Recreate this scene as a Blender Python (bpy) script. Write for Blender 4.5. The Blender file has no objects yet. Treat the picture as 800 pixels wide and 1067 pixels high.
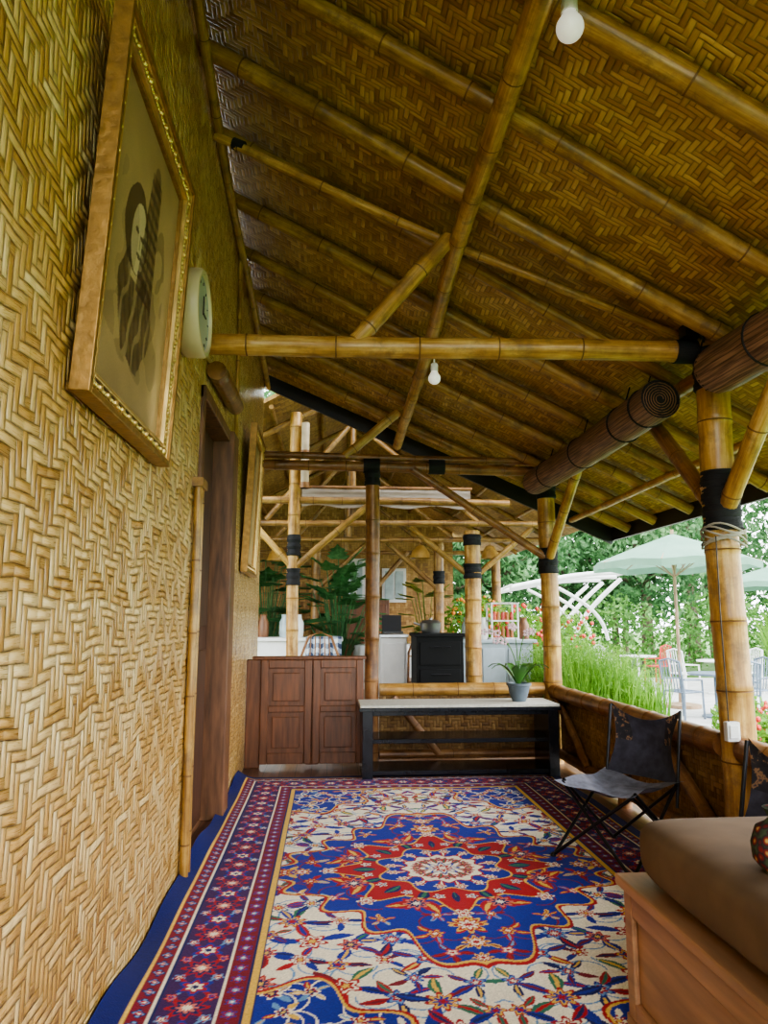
import bpy, math, random
import numpy as np
from mathutils import Vector, Matrix
random.seed(7); rng=np.random.RandomState(5)
V=Vector
scene=bpy.context.scene

# ---------------------------------------------------------------- node helpers
class NT:
    def __init__(s,name):
        s.mat=bpy.data.materials.new(name); s.mat.use_nodes=True
        s.t=s.mat.node_tree; s.n=s.t.nodes; s.l=s.t.links
        s.bsdf=s.n['Principled BSDF']; s.out=s.n['Material Output']
    def put(s,inp,val):
        if hasattr(val,'is_output') : s.l.new(val,inp)
        else: inp.default_value=val
    def m(s,op,a,b=None,c=None):
        n=s.n.new('ShaderNodeMath'); n.operation=op
        s.put(n.inputs[0],a)
        if b is not None: s.put(n.inputs[1],b)
        if c is not None: s.put(n.inputs[2],c)
        return n.outputs[0]
    def comb(s,x,y,z):
        n=s.n.new('ShaderNodeCombineXYZ')
        for i,q in enumerate((x,y,z)): s.put(n.inputs[i],q)
        return n.outputs[0]
    def obj(s):
        tc=s.n.new('ShaderNodeTexCoord'); return tc.outputs['Object']
    def uv(s):
        tc=s.n.new('ShaderNodeTexCoord'); return tc.outputs['UV']
    def sep(s,v):
        n=s.n.new('ShaderNodeSeparateXYZ'); s.l.new(v,n.inputs[0]); return n.outputs
    def noise(s,vec,scale=5,detail=3,rough=.5):
        n=s.n.new('ShaderNodeTexNoise'); 
        if vec is not None: s.l.new(vec,n.inputs['Vector'])
        n.inputs['Scale'].default_value=scale; n.inputs['Detail'].default_value=detail
        n.inputs['Roughness'].default_value=rough
        return n.outputs['Fac']
    def white(s,vec):
        n=s.n.new('ShaderNodeTexWhiteNoise'); n.noise_dimensions='3D'; s.l.new(vec,n.inputs['Vector']); return n.outputs['Value']
    def ramp(s,fac,stops):
        n=s.n.new('ShaderNodeValToRGB'); s.put(n.inputs[0],fac)
        cr=n.color_ramp
        while len(cr.elements)<len(stops): cr.elements.new(.5)
        for e,(p,c) in zip(cr.elements,stops):
            e.position=p; e.color=(*c,1) if len(c)==3 else c
        return n.outputs[0]
    def mix(s,fac,a,b,mode='MIX'):
        n=s.n.new('ShaderNodeMix'); n.data_type='RGBA'; n.blend_type=mode
        s.put(n.inputs[0],fac)
        s.put(n.inputs[6],a if hasattr(a,'is_output') else (*a,1)); s.put(n.inputs[7],b if hasattr(b,'is_output') else (*b,1))
        return n.outputs[2]
    def scale(s,vec,v3):
        n=s.n.new('ShaderNodeVectorMath'); n.operation='MULTIPLY'
        s.l.new(vec,n.inputs[0]); n.inputs[1].default_value=v3; return n.outputs[0]
    def bump(s,h,strength=.5,dist=.01):
        n=s.n.new('ShaderNodeBump'); s.l.new(h,n.inputs['Height']); n.inputs['Strength'].default_value=strength
        n.inputs['Distance'].default_value=dist; s.l.new(n.outputs[0],s.bsdf.inputs['Normal'])
    def fin(s,col=None,rough=.5,metal=0,spec=.5):
        if col is not None: s.put(s.bsdf.inputs['Base Color'],col if hasattr(col,'is_output') else (*col,1))
        s.put(s.bsdf.inputs['Roughness'],rough); s.bsdf.inputs['Metallic'].default_value=metal
        s.bsdf.inputs['Specular IOR Level'].default_value=spec
        return s.mat
    def translucent(s,c,f):
        tr=s.n.new('ShaderNodeBsdfTranslucent'); s.l.new(c,tr.inputs[0]); mx=s.n.new('ShaderNodeMixShader'); mx.inputs[0].default_value=f
        s.l.new(s.bsdf.outputs[0],mx.inputs[1]); s.l.new(tr.outputs[0],mx.inputs[2]); s.l.new(mx.outputs[0],s.out.inputs[0])

def simple(name,col,rough=.6,metal=0,var=.25,ns=8,bump=0,spec=.5,stretch=(1,1,1)):
    t=NT(name); f=t.noise(t.scale(t.obj(),stretch),ns,4)
    a=tuple(c*(1-var) for c in col); b=tuple(min(1,c*(1+var)) for c in col)
    c=t.ramp(f,[(.3,a),(.7,b)])
    if bump: t.bump(f,bump,.01)
    return t.fin(c,rough,metal,spec)

def weave(name,ua,va,s,dark,mid,light,rough=.35,P=6,N=6,bstr=.8,bd=.008,gap=.35,spec=.5,gap_shade=.16):
    t=NT(name); o=t.sep(t.obj())
    wob=t.noise(t.obj(),1.3,2)
    u=t.m('ADD',t.m('DIVIDE',o[ua],s),t.m('MULTIPLY',wob,3.2)); u=t.m('ADD',u,600.0)
    v=t.m('ADD',t.m('DIVIDE',o[va],s),t.m('MULTIPLY',t.noise(t.scale(t.obj(),(1.1,1.1,1.1)),1.7,2),3.2)); v=t.m('ADD',v,600.0)
    i=t.m('FLOOR',u); j=t.m('FLOOR',v); fu=t.m('FRACT',u); fv=t.m('FRACT',v)
    pp=t.m('PINGPONG',i,float(N))
    c=t.m('ADD',j,pp)
    k=t.m('MODULO',c,float(P))
    H=t.m('LESS_THAN',k,P/2-.01)
    fall=t.m('GREATER_THAN',t.m('MODULO',i,2.0*N),N-.5)
    fu2=t.m('ADD',t.m('MULTIPLY',fall,t.m('SUBTRACT',1.0,fu)),t.m('MULTIPLY',t.m('SUBTRACT',1.0,fall),fu))
    qh=t.m('DIVIDE',t.m('ADD',k,fu2),P/2)
    qv=t.m('DIVIDE',t.m('SUBTRACT',t.m('ADD',k,fv),P/2),P/2)
    def prof(f):
        x=t.m('ABSOLUTE',t.m('SUBTRACT',t.m('MULTIPLY',f,2.0),1.0)); return t.m('SUBTRACT',1.0,t.m('POWER',x,4.0))
    def lerp(a,b):
        return t.m('ADD',t.m('MULTIPLY',H,a),t.m('MULTIPLY',t.m('SUBTRACT',1.0,H),b))
    cross=lerp(prof(fv),prof(fu))
    bow=t.m('SINE',t.m('MULTIPLY',lerp(qh,qv),math.pi)); bow=t.m('MAXIMUM',bow,0.0)
    h=t.m('MULTIPLY',cross,t.m('ADD',.35,t.m('MULTIPLY',bow,.65)))
    band=t.m('FLOOR',t.m('DIVIDE',c,float(P)))
    rid=t.white(t.comb(lerp(j,i),band,H))
    rid2=t.white(t.comb(lerp(j,i),H,3.0))
    fib=t.noise(t.comb(lerp(t.m('MULTIPLY',u,.25),t.m('MULTIPLY',u,5.0)),lerp(t.m('MULTIPLY',v,5.0),t.m('MULTIPLY',v,.25)),0.0),2.2,3)
    big=t.noise(t.obj(),.9,3)
    fac=t.m('ADD',t.m('MULTIPLY',rid,.38),t.m('ADD',t.m('MULTIPLY',rid2,.24),t.m('ADD',t.m('MULTIPLY',fib,.35),t.m('SUBTRACT',t.m('MULTIPLY',big,.6),.32))))
    col=t.ramp(fac,[(.06,dark),(.42,mid),(.84,light)])
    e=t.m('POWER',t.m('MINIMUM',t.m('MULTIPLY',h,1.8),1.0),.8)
    col=t.mix(t.m('MULTIPLY',t.m('SUBTRACT',1.0,e),1-gap),col,tuple(x*gap_shade for x in mid))  # occlusion shade mixed into the colour at strip edges and dips
    t.bump(h,bstr,bd)
    rr=t.m('ADD',rough-.08,t.m('MULTIPLY',fib,.2))
    return t.fin(col,rr,0,spec)

def bamboo_mat(name,dark,mid,light,rough=.35,wth=.55):
    t=NT(name); uv=t.uv()
    f=t.noise(t.scale(uv,(6,1.2,1)),2.5,4,.6); g=t.noise(t.scale(t.obj(),(1,1,1)),3.2,5,.65)
    f2=t.noise(t.scale(uv,(30,.8,1)),2,2)
    fac=t.m('ADD',t.m('MULTIPLY',f,.45),t.m('ADD',t.m('MULTIPLY',g,.45),t.m('MULTIPLY',f2,.15)))
    c=t.ramp(fac,[(.38,dark),(.52,mid),(.66,light)])
    # weathered grey-brown patches and mottling
    p=t.noise(t.scale(t.obj(),(1.0,1.3,1.1)),5.5,6,.72)
    pm=t.ramp(p,[(.50,(0,0,0)),(.62,(1,1,1))])
    c=t.mix(t.m('MULTIPLY',pm,wth),c,tuple(.55*x+.02 for x in dark))
    t.bump(f2,.15,.004)
    return t.fin(c,rough)

# ---------------------------------------------------------------- mesh builder
class MB:
    def __init__(s): s.v=[];s.f=[];s.m=[];s.uvs=[]
    def add(s,vs,fs,mat=0,uvs=None):
        b=len(s.v); s.v+= [tuple(x) for x in vs]
        for n,f in enumerate(fs):
            s.f.append([b+i for i in f]); s.m.append(mat)
            s.uvs.append(uvs[n] if uvs else [(0,0)]*len(f))
    def obox(s,c,ax,h,mat=0):
        c=V(c); X,Y,Z=[V(a).normalized()*hh for a,hh in zip(ax,h)]
        vs=[c+X*a+Y*b+Z*d for a in(-1,1) for b in(-1,1) for d in(-1,1)]
        s.add(vs,[(0,1,3,2),(4,6,7,5),(0,4,5,1),(2,3,7,6),(0,2,6,4),(1,5,7,3)],mat)
    def box(s,lo,hi,mat=0):
        c=[(a+b)/2 for a,b in zip(lo,hi)]; h=[abs(b-a)/2 for a,b in zip(lo,hi)]
        s.obox(c,((1,0,0),(0,1,0),(0,0,1)),h,mat)
    def tube(s,pts,rad,seg=12,mat=0,cap=True,mats=None):
        pts=[V(p) for p in pts]; n=len(pts)
        if not hasattr(rad,'__len__'): rad=[rad]*n
        d0=(pts[1]-pts[0]).normalized()
        ref=V((0,0,1)) if abs(d0.z)<.9 else V((1,0,0))
        vs=[];L=0;Ls=[]
        for i in range(n):
            d=(pts[min(i+1,n-1)]-pts[max(i-1,0)])
            d=d.normalized() if d.length>1e-9 else d0
            a=d.cross(ref)
            a=a.normalized(); b=d.cross(a).normalized()
            if i: L+=(pts[i]-pts[i-1]).length
            Ls.append(L)
            for k in range(seg):
                th=2*math.pi*k/seg
                vs.append(pts[i]+(a*math.cos(th)+b*math.sin(th))*rad[i])
        b0=len(s.v); s.v+=[tuple(x) for x in vs]
        for i in range(n-1):
            mm=mats[i] if mats else mat
            for k in range(seg):
                k2=(k+1)%seg
                s.f.append([b0+i*seg+k,b0+(i+1)*seg+k,b0+(i+1)*seg+k2,b0+i*seg+k2]); s.m.append(mm)
                s.uvs.append([(k/seg,Ls[i]),(k/seg,Ls[i+1]),((k+1)/seg,Ls[i+1]),((k+1)/seg,Ls[i])])
        if cap:
            s.f.append([b0+k for k in range(seg)]); s.m.append(mat); s.uvs.append([(0,0)]*seg)
            s.f.append([b0+(n-1)*seg+k for k in reversed(range(seg))]); s.m.append(mat); s.uvs.append([(0,0)]*seg)
    def lathe(s,c,prof,seg=20,mat=0,axis='Z'):
        c=V(c); b0=len(s.v); n=len(prof)
        for r,z in prof:
            for k in range(seg):
                th=2*math.pi*k/seg; x,y=r*math.cos(th),r*math.sin(th)
                p=V((x,y,z)) if axis=='Z' else V((z,x,y))
                s.v.append(tuple(c+p))
        for i in range(n-1):
            for k in range(seg):
                k2=(k+1)%seg
                s.f.append([b0+i*seg+k,b0+i*seg+k2,b0+(i+1)*seg+k2,b0+(i+1)*seg+k]); s.m.append(mat); s.uvs.append([(0,0)]*4)
    def ball(s,c,r,mat=0,seg=16,rings=10,sc=(1,1,1)):
        c=V(c); b0=len(s.v)
        for i in range(rings+1):
            ph=math.pi*i/rings
            for k in range(seg):
                th=2*math.pi*k/seg
                s.v.append((c.x+r*sc[0]*math.sin(ph)*math.cos(th),c.y+r*sc[1]*math.sin(ph)*math.sin(th),c.z+r*sc[2]*math.cos(ph)))
        for i in range(rings):
            for k in range(seg):
                k2=(k+1)%seg
                s.f.append([b0+i*seg+k,b0+(i+1)*seg+k,b0+(i+1)*seg+k2,b0+i*seg+k2]); s.m.append(mat); s.uvs.append([(0,0)]*4)
    def build(s,name,mats,smooth=False,bevel=0,parent=None):
        me=bpy.data.meshes.new(name); me.from_pydata(s.v,[],s.f)
        for m in mats: me.materials.append(m)
        me.polygons.foreach_set('material_index',s.m)
        ul=me.uv_layers.new(name='UVMap')
        flat=[c for f in s.uvs for uv in f for c in uv]
        ul.data.foreach_set('uv',flat)
        me.polygons.foreach_set('use_smooth',[smooth]*len(s.f))
        me.update()
        o=bpy.data.objects.new(name,me); scene.collection.objects.link(o)
        if smooth:
            try:
                me.set_sharp_from_angle(angle=math.radians(50))
            except Exception: pass
        if bevel:
            md=o.modifiers.new('bev','BEVEL'); md.width=bevel; md.segments=2; md.limit_method='ANGLE'; md.angle_limit=.7
        if parent: o.parent=parent
        return o

def pole(mb,p1,p2,r,node=.38,seg=14,bow=0,taper=.0,m0=0,m1=1):
    p1=V(p1);p2=V(p2); L=(p2-p1).length; d=(p2-p1)/L
    off=random.uniform(.1,node)
    pts=[];rad=[];mats=[]
    t=off; nodes=[]
    while t<L-.05:
        nodes.append(t); t+=node*random.uniform(.85,1.2)
    seq=[(0.0,1.0,0)]
    for q in nodes:
        seq+=[(q-.03,1.0,0),(q-.009,1.04,0),(q-.003,1.07,1),(q+.002,1.02,1),(q+.006,1.05,0),(q+.035,1.0,0)]
    seq.append((L,1.0,0))
    seq=[z for z in seq if 0<=z[0]<=L]; seq.sort(key=lambda a:a[0])
    ph=random.uniform(0,6.28); amp=min(.016,L*.005)
    side=d.cross(V((0.3,0.2,1))).normalized()
    for z,k,mm in seq:
        bb=bow*math.sin(math.pi*z/L)
        pts.append(p1+d*z+V((0,0,-bb))+side*amp*math.sin(math.pi*z/L)*math.sin(z*1.7+ph)); rad.append(r*k*(1-taper*z/L)); mats.append(m1 if mm else m0)
    mb.tube(pts,rad,seg,m0,True,mats)

# ---------------------------------------------------------------- materials
BAM=bamboo_mat('bamboo_golden',(.20,.085,.020),(.46,.245,.062),(.70,.46,.17))
BAMR=bamboo_mat('bamboo_rafter_mat',(.17,.078,.018),(.36,.195,.046),(.58,.37,.11),wth=.6)
BAMD=bamboo_mat('bamboo_brown',(.11,.04,.014),(.27,.12,.042),(.46,.25,.10))
BNODE=simple('bamboo_node',(.17,.08,.025),.6)
TIE=simple('black_tie_fibre',(.008,.008,.011),.75,bump=.6,ns=60,stretch=(.3,.3,3))
W_WALL=weave('woven_bamboo_wall',1,2,.031,(.27,.125,.028),(.56,.325,.088),(.84,.64,.31),rough=.27,P=6,N=5,bstr=1.0,bd=.011,gap=.25,spec=.75,gap_shade=.14)
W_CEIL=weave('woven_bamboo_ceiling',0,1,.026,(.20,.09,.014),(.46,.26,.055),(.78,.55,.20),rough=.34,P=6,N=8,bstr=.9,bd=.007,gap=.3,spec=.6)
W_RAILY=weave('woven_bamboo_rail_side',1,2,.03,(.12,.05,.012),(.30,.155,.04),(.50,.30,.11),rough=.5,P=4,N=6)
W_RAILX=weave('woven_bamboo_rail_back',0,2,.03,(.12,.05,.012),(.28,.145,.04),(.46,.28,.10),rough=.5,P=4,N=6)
WOOD=simple('teak_dark',(.17,.075,.034),.45,ns=4,var=.5,stretch=(6,6,.8))
WOODR=simple('cabinet_red_wood',(.17,.062,.024),.38,ns=4,var=.4,stretch=(8,8,.8))
WOODL=simple('daybed_wood',(.36,.19,.10),.42,ns=4,var=.25,stretch=(4,.6,6))
BLACK=simple('black_paint',(.010,.010,.012),.4)
WHITE=simple('white_paint',(.68,.68,.67),.5,var=.06)
METAL=simple('dark_metal',(.025,.025,.03),.35,.6)

# ---------------------------------------------------------------- layout
WX=-.76
def zw(y): return 4.10+.11*(8-y)
def roofz(x,y):
    a=zw(y); return a+(x-WX)/3.9*(2.39-a)

mb=MB(); mb.box((-.9,-2.5,-.25),(2.45,8.1,0)); 
FL=NT('wood_floor'); o=FL.obj(); s_=FL.sep(o)
pl=FL.m('FRACT',FL.m('DIVIDE',s_[0],.14)); g=FL.m('LESS_THAN',pl,.04)
c=FL.ramp(FL.noise(FL.scale(o,(8,1,1)),3,4),[(.3,(.10,.042,.02)),(.7,(.22,.10,.05))])
c=FL.mix(g,c,(.02,.01,.005)); FL.fin(c,.35)
mb.build('floor',[FL.mat])
mb=MB(); mb.box((-4,8.1,-.25),(3.6,16,-.01)); 
mb.build('floor_pavilion',[simple('pavilion_tile',(.30,.22,.17),.4,ns=3)])

dy0,dy1,dz=4.15,5.45,2.72
mb=MB(); T=.06
def wallseg(y0,y1,z0,z1=None):
    a=z1 if z1 else zw(y0)+.05; b=z1 if z1 else zw(y1)+.05
    vs=[(WX,y0,z0),(WX,y1,z0),(WX,y1,b),(WX,y0,a),(WX-T,y0,z0),(WX-T,y1,z0),(WX-T,y1,b),(WX-T,y0,a)]
    mb.add(vs,[(0,1,2,3),(7,6,5,4),(0,3,7,4),(1,5,6,2),(3,2,6,7),(0,4,5,1)])
wallseg(-2.5,dy0,0); wallseg(dy1,8.0,0); wallseg(dy0,dy1,dz)
mb.build('wall_left',[W_WALL])
mb=MB()
pole(mb,(WX+.03,4.02,0),(WX+.03,4.02,2.08),.022); pole(mb,(WX+.03,4.09,0),(WX+.03,4.09,2.08),.02)
mb.box((WX,3.98,2.08),(WX+.06,4.14,2.13),0)
mb.build('trim_door_bamboo',[BAMR,BNODE],True)
mb=MB(); pole(mb,(WX+.02,5.55,0.0),(WX+.02,5.55,zw(5.5)-.1),.016); mb.build('trim_wall_lath',[BAMR,BNODE],True)
mb=MB()
mb.box((WX-.14,dy0-.0,0),(WX+.02,dy0+.07,dz)); mb.box((WX-.14,dy1-.24,0),(WX+.06,dy1,dz)); mb.box((WX-.14,dy0,dz-.08),(WX+.03,dy1,dz))
mb.build('door_frame',[WOOD],bevel=.008)
mb=MB()
mb.box((WX-.13,dy0+.075,.02),(WX-.09,dy1-.245,dz-.085))
for a,b in((.1,1.15),(1.3,2.55)):
    for yy in(dy0+.12,dy0+.57):
        mb.box((WX-.09,yy,a),(WX-.075,yy+.39,b))
mb.build('door_1',[simple('door_wood_dark',(.075,.03,.014),.45,ns=4,var=.5,stretch=(6,6,.8))],bevel=.006)

mb=MB()
xs=np.linspace(WX-.05,3.25,24); ys=np.linspace(-2.5,8.05,30)
for up,mat in((.06,0),(.11,1)):
    b=[];
    for y in ys:
        for x in xs: b.append((x,y,roofz(x,y)+up))
    n=len(xs); fs=[]
    for j in range(len(ys)-1):
        for i in range(n-1):
            q=(j*n+i,j*n+i+1,(j+1)*n+i+1,(j+1)*n+i); fs.append(q if mat else q[::-1])
    mb.add(b,fs,mat)
mb.build('ceiling',[W_CEIL,simple('roof_thatch',(.1,.08,.05),.9)],True)

mb=MB()
def fas(p1,p2,h,t):
    p1=V(p1);p2=V(p2); d=(p2-p1).normalized(); up=V((0,0,1)); up=(up-d*up.dot(d)).normalized(); nn=d.cross(up)
    mb.obox((p1+p2)/2,(d,up,nn),((p2-p1).length/2,h/2,t/2))
fas((WX,8.06,zw(8)+.02),(3.3,8.06,roofz(3.3,8)-.0),.24,.04)
fas((3.27,8.08,2.33),(3.27,-2.5,2.33),.16,.04)
mb.build('trim_roof_fascia',[BLACK])

yy=.55
while yy<7.9:
    mb=MB(); r=random.uniform(.043,.054)
    y2=yy+random.uniform(-.06,.06)
    pole(mb,(WX+.01,yy,roofz(WX,yy)-.015),(3.24,y2,roofz(3.24,y2)-.015),r,node=.5)
    mb.build('bamboo_rafter',[BAMR,BNODE],True)
    yy+=.63
mb=MB(); pole(mb,(WX+.045,-2.4,zw(-2.4)-.13),(WX+.045,8,zw(8)-.13),.03,node=.5); mb.build('bamboo_wall_plate',[BAMR,BNODE],True)
mb=MB(); pole(mb,(.76,-2.4,roofz(.76,-2.4)-.13),(.76,7.95,roofz(.76,7.95)-.13),.052,node=.45); mb.build('bamboo_purlin',[BAM,BNODE],True)
mb=MB(); pole(mb,(2.75,-2.4,roofz(2.75,-2.4)-.09),(2.75,7.95,roofz(2.75,7.95)-.09),.032,node=.45); mb.build('bamboo_purlin',[BAM,BNODE],True)
mb=MB(); pole(mb,(2.2,-2.4,2.83),(2.2,7.2,2.83-.08),.045,node=.45); mb.build('bamboo_eave_beam',[BAMD,BNODE],True)

def post(x,y,z1,r,mat=BAM,ties=(),z0=0.0):
    mb=MB(); pole(mb,(x,y,z0),(x,y,z1),r,node=.36,seg=20)
    for a,b in ties: 
        pts=[];rad=[]
        n=max(4,int((b-a)/.012))
        for i in range(n+1):
            pts.append((x,y,a+(b-a)*i/n)); rad.append(r*1.10+(.005 if i%2 else 0)+.004*math.sin(i*.9))
        mb.tube(pts,rad,20,2)
    return mb.build('bamboo_post',[mat,BNODE,TIE],True)
PR=.090
post(2.2,3.85,2.93,PR,ties=((2.66,2.9),(1.84,2.18)))
post(2.17,7.0,2.80,.085,ties=((1.80,2.05),(2.55,2.78)))
post(.42,7.0,2.80,.068,BAMD,ties=((2.66,2.80),))
post(2.2,.6,2.93,PR,ties=((2.62,2.9),))
mb=MB(); pole(mb,(WX,4.05,2.93),(2.1,3.88,2.90),.062,node=.5)
mb.tube([(2.0,3.885,2.9),(2.12,3.88,2.9)],.07,16,2); mb.build('bamboo_tie_beam',[BAM,BNODE,TIE],True)
mb=MB(); pole(mb,(WX,7.0,2.86),(2.1,7.0,2.83),.05); pole(mb,(WX,7.0,2.96),(2.1,7.0,2.93),.035)
for xx in(.33,.98,2.05): mb.tube([(xx,7,2.86),(xx+.16,7,2.86)],.075,16,2)
mb.build('bamboo_tie_beam',[BAMD,BNODE,TIE],True)
mb=MB(); pole(mb,(WX+.02,4.2,4.36),(2.12,3.95,3.0),.028,node=.5,bow=.03)
mb.tube([(WX+.13,4.19,4.31),(WX+.2,4.185,4.28)],.036,12,2); mb.build('bamboo_brace_long',[BAM,BNODE,TIE],True)
def brace(p1,p2,r=.045,mat=BAM,nm='bamboo_brace'):
    mb=MB(); pole(mb,p1,p2,r,node=.4); return mb.build(nm,[mat,BNODE],True)
brace((.14,4.0,2.95),(.70,4.0,3.62),.05)
brace((.14,7.0,2.95),(.68,7.0,3.42),.045)
brace((2.2,3.87,1.93),(2.2,4.75,2.80),.05,BAMD)
brace((2.2,3.83,1.93),(2.2,2.95,2.82),.05)
brace((2.15,6.96,1.95),(.82,6.96,2.82),.04,BAMD)
brace((2.17,6.95,1.95),(2.2,6.05,2.75),.045)
mb=MB(); pole(mb,(WX+.06,4.3,2.86),(WX+.06,5.2,2.90),.06); mb.build('bamboo_stub',[BAMD,BNODE],True)

# rolled bamboo blinds
BL=NT('blind_slats'); uv=BL.sep(BL.uv()); st=BL.m('FRACT',BL.m('MULTIPLY',uv[0],30.0))
c=BL.ramp(BL.noise(BL.scale(BL.uv(),(30,1.2,1)),3,3),[(.35,(.09,.042,.026)),(.65,(.38,.22,.14))])
c=BL.mix(BL.m('MULTIPLY',BL.m('LESS_THAN',st,.18),.7),c,(.04,.02,.012)); BL.bump(st,.8,.008); BL.fin(c,.5)
def blind(y0,y1,x,z,r):
    mb=MB(); n=24
    mb.tube([(x,y0+(y1-y0)*i/n,z-.02*math.sin(math.pi*i/n)) for i in range(n+1)],[r*(1+.02*math.sin(i*2.3)) for i in range(n+1)],28,0,False)
    for ye,s in((y0,-1),(y1,1)):
        pts=[(x+(.02+(r-.03)*k/110)*math.cos(k*.34),ye+.004*-s,z+(.02+(r-.03)*k/110)*math.sin(k*.34)) for k in range(111)]
        mb.tube(pts,.0028,6,1)
        mb.tube([(x,ye+.008*(-s),z),(x,ye+.03*(-s),z)],r*.985,24,2)
    for q in(.07,.2,.5,.82):
        yq=y0+(y1-y0)*q; zc=z-.02*math.sin(math.pi*q)
        pts=[(x+(r+.003)*math.cos(a),yq,zc+(r+.003)*math.sin(a)) for a in np.linspace(0,2*math.pi,24)]
        mb.tube(pts,.006,6,2)
        mb.tube([(x,yq,zc+r-.01),(x+.05,yq,z+r+.13)],.005,6,2)
    mb.build('rolled_bamboo_blind',[BL.mat,BAMD,TIE],True)
blind(4.15,6.9,2.03,2.70,.125)
blind(1.0,3.66,2.12,2.71,.135)

# side railing
mb=MB()
pole(mb,(2.18,-2.3,.67),(2.18,3.75,.67),.068,node=.4,seg=18); pole(mb,(2.18,3.95,.67),(2.17,6.93,.67),.068,node=.4,seg=18)
pole(mb,(2.2,-2.3,.10),(2.2,3.76,.10),.045); pole(mb,(2.2,3.94,.10),(2.2,6.92,.10),.045)
mb.box((2.215,-2.3,.05),(2.235,3.76,.66),2); mb.box((2.215,3.94,.05),(2.235,6.92,.66),2)
pole(mb,(2.17,3.95,.12),(2.17,4.75,.6),.04); pole(mb,(2.17,5.35,0),(2.17,5.35,.62),.05)
pole(mb,(2.17,6.1,.12),(2.17,6.85,.6),.035)
mb.build('side_railing',[BAMD,BNODE,W_RAILY],True)
mb=MB()
pole(mb,(.49,7,.69),(2.08,7,.69),.06,node=.4,seg=18); pole(mb,(.49,7,.10),(2.08,7,.10),.04,m0=3)
mb.box((.49,7.01,.05),(2.08,7.03,.66),2)
pole(mb,(.62,6.98,.62),(1.05,6.98,.1),.035,m0=3)
mb.build('back_railing',[BAM,BNODE,W_RAILX,BAMD],True)

# half doors
mb=MB()
for x0 in(-.62,-.139):
    x1=x0+.475
    mb.box((x0,6.93,.04),(x1,6.97,.98))
    mb.box((x0,6.905,.04),(x0+.07,6.93,.98)); mb.box((x1-.07,6.905,.04),(x1,6.93,.98))
    for za,zb in((.04,.14),(.50,.56),(.9,.98)): mb.box((x0+.07,6.905,za),(x1-.07,6.93,zb))
    for za,zb in((.18,.46),(.60,.86)): mb.box((x0+.11,6.912,za),(x1-.11,6.93,zb))
mb.box((-.70,6.9,.98),(.36,7.0,1.01),0); mb.box((-.2,6.975,.02),(-.08,6.99,.98),0); mb.box((-.755,6.94,0),(-.62,7.0,.98),0)
mb.build('half_door_cabinet',[WOODR],bevel=.008)

# bench table
mb=MB()
mb.box((.28,6.32,.60),(2.02,6.82,.622),1)
mb.box((.27,6.31,.57),(2.03,6.83,.60),0)
for x0 in(.30,1.92): mb.box((x0,6.34,0),(x0+.09,6.8,.57))
mb.box((.39,6.36,.30),(1.92,6.8,.335)); mb.box((.39,6.36,.04),(1.92,6.8,.075))
mb.box((.39,6.36,.53),(1.92,6.38,.57))
mb.build('tv_bench_table',[simple('black_lacquer',(.012,.014,.02),.22),simple('lace_runner',(.58,.56,.50),.7,ns=40,var=.15)],bevel=.004)

# orchid
mb=MB(); c=(1.72,6.55,.624)
mb.lathe(c,[(.0,0),(.06,0),(.085,.07),(.10,.135),(.112,.14),(.112,.16),(.095,.16),(.088,.13),(0,.125)],24,0)
for a in range(9):
    th=a*2.4; L=.24+.08*random.random()
    d=V((math.cos(th),math.sin(th),0)); w=V((-d.y,d.x,0))
    pts=[]
    for k in range(7):
        q=k/6; p=V(c)+V((0,0,.13))+d*L*q+V((0,0,.20*math.sin(q*2.2))); ww=.034*math.sin(math.pi*min(1,q*.9+.08)); pts+= [p-w*ww,p+V((0,0,-.008)),p+w*ww]
    fs=[]
    for k in range(6):
        for e in range(2): fs.append((k*3+e,k*3+e+1,(k+1)*3+e+1,(k+1)*3+e))
    mb.add(pts,fs,1)
for sx,hh in((-.16,.42),(.1,.5),(-.05,.55),(-.24,.5)):
    pts=[V(c)+V((sx*q*q*1.3,-.02*q,.12+hh*math.sin(q*1.7))) for q in np.linspace(0,1,10)]
    mb.tube(pts,.005,6,1)
    for k in(7,8,9):
        for a in range(5):
            th=a*2*math.pi/5; cc=pts[k]+V((.022*math.cos(th),-.01,.022*math.sin(th)))
            mb.ball(cc,.013,2,8,5,(1,.3,1))
mb.build('potted_orchid',[simple('pot_grey_blue',(.10,.13,.16),.5),simple('orchid_leaf',(.06,.17,.03),.4),simple('orchid_petal',(.6,.40,.45),.6)],True)

# ---------------------------------------------------------------- RUG
W,L,cx0,cy0=2.74,4.72,.635,4.13
res=.0055
qx=np.arange(0,W/2+res/2,res); qy=np.arange(0,L/2+res/2,res)
QX,QY=np.meshgrid(qx,qy)
NAVY=(.006,.010,.11);BLUE=(.006,.024,.30);RED=(.40,.010,.016);DRED=(.20,.008,.022);CREAM=(.84,.77,.62);YEL=(.72,.46,.09)
GRN=(.03,.16,.10);LBL=(.14,.30,.56);TEAL=(.02,.12,.24);PINK=(.62,.18,.14)
C=np.zeros(QX.shape+(3,),dtype=np.float32)
hw=W/2-.495; hl=L/2-.495
def fill(mask,col): C[mask]=col
TH=np.arctan2(QY,QX); R=np.hypot(QX,QY)
fill(QX>-1,CREAM)
rc=np.hypot((QX-hw)*1.0,(QY-hl)*.85); tc=np.arctan2(QY-hl,QX-hw)
sc=.56*(1+.10*np.cos(10*tc))
fill(rc<sc+.028,RED); fill(rc<sc+.014,YEL); fill(rc<sc,BLUE)
dd=QX/1.0+QY/1.20; lob=1+.08*np.cos(18*TH)
fill(dd<lob+.035,RED); fill(dd<lob+.01,YEL); fill(dd<lob-.008,BLUE)
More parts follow.
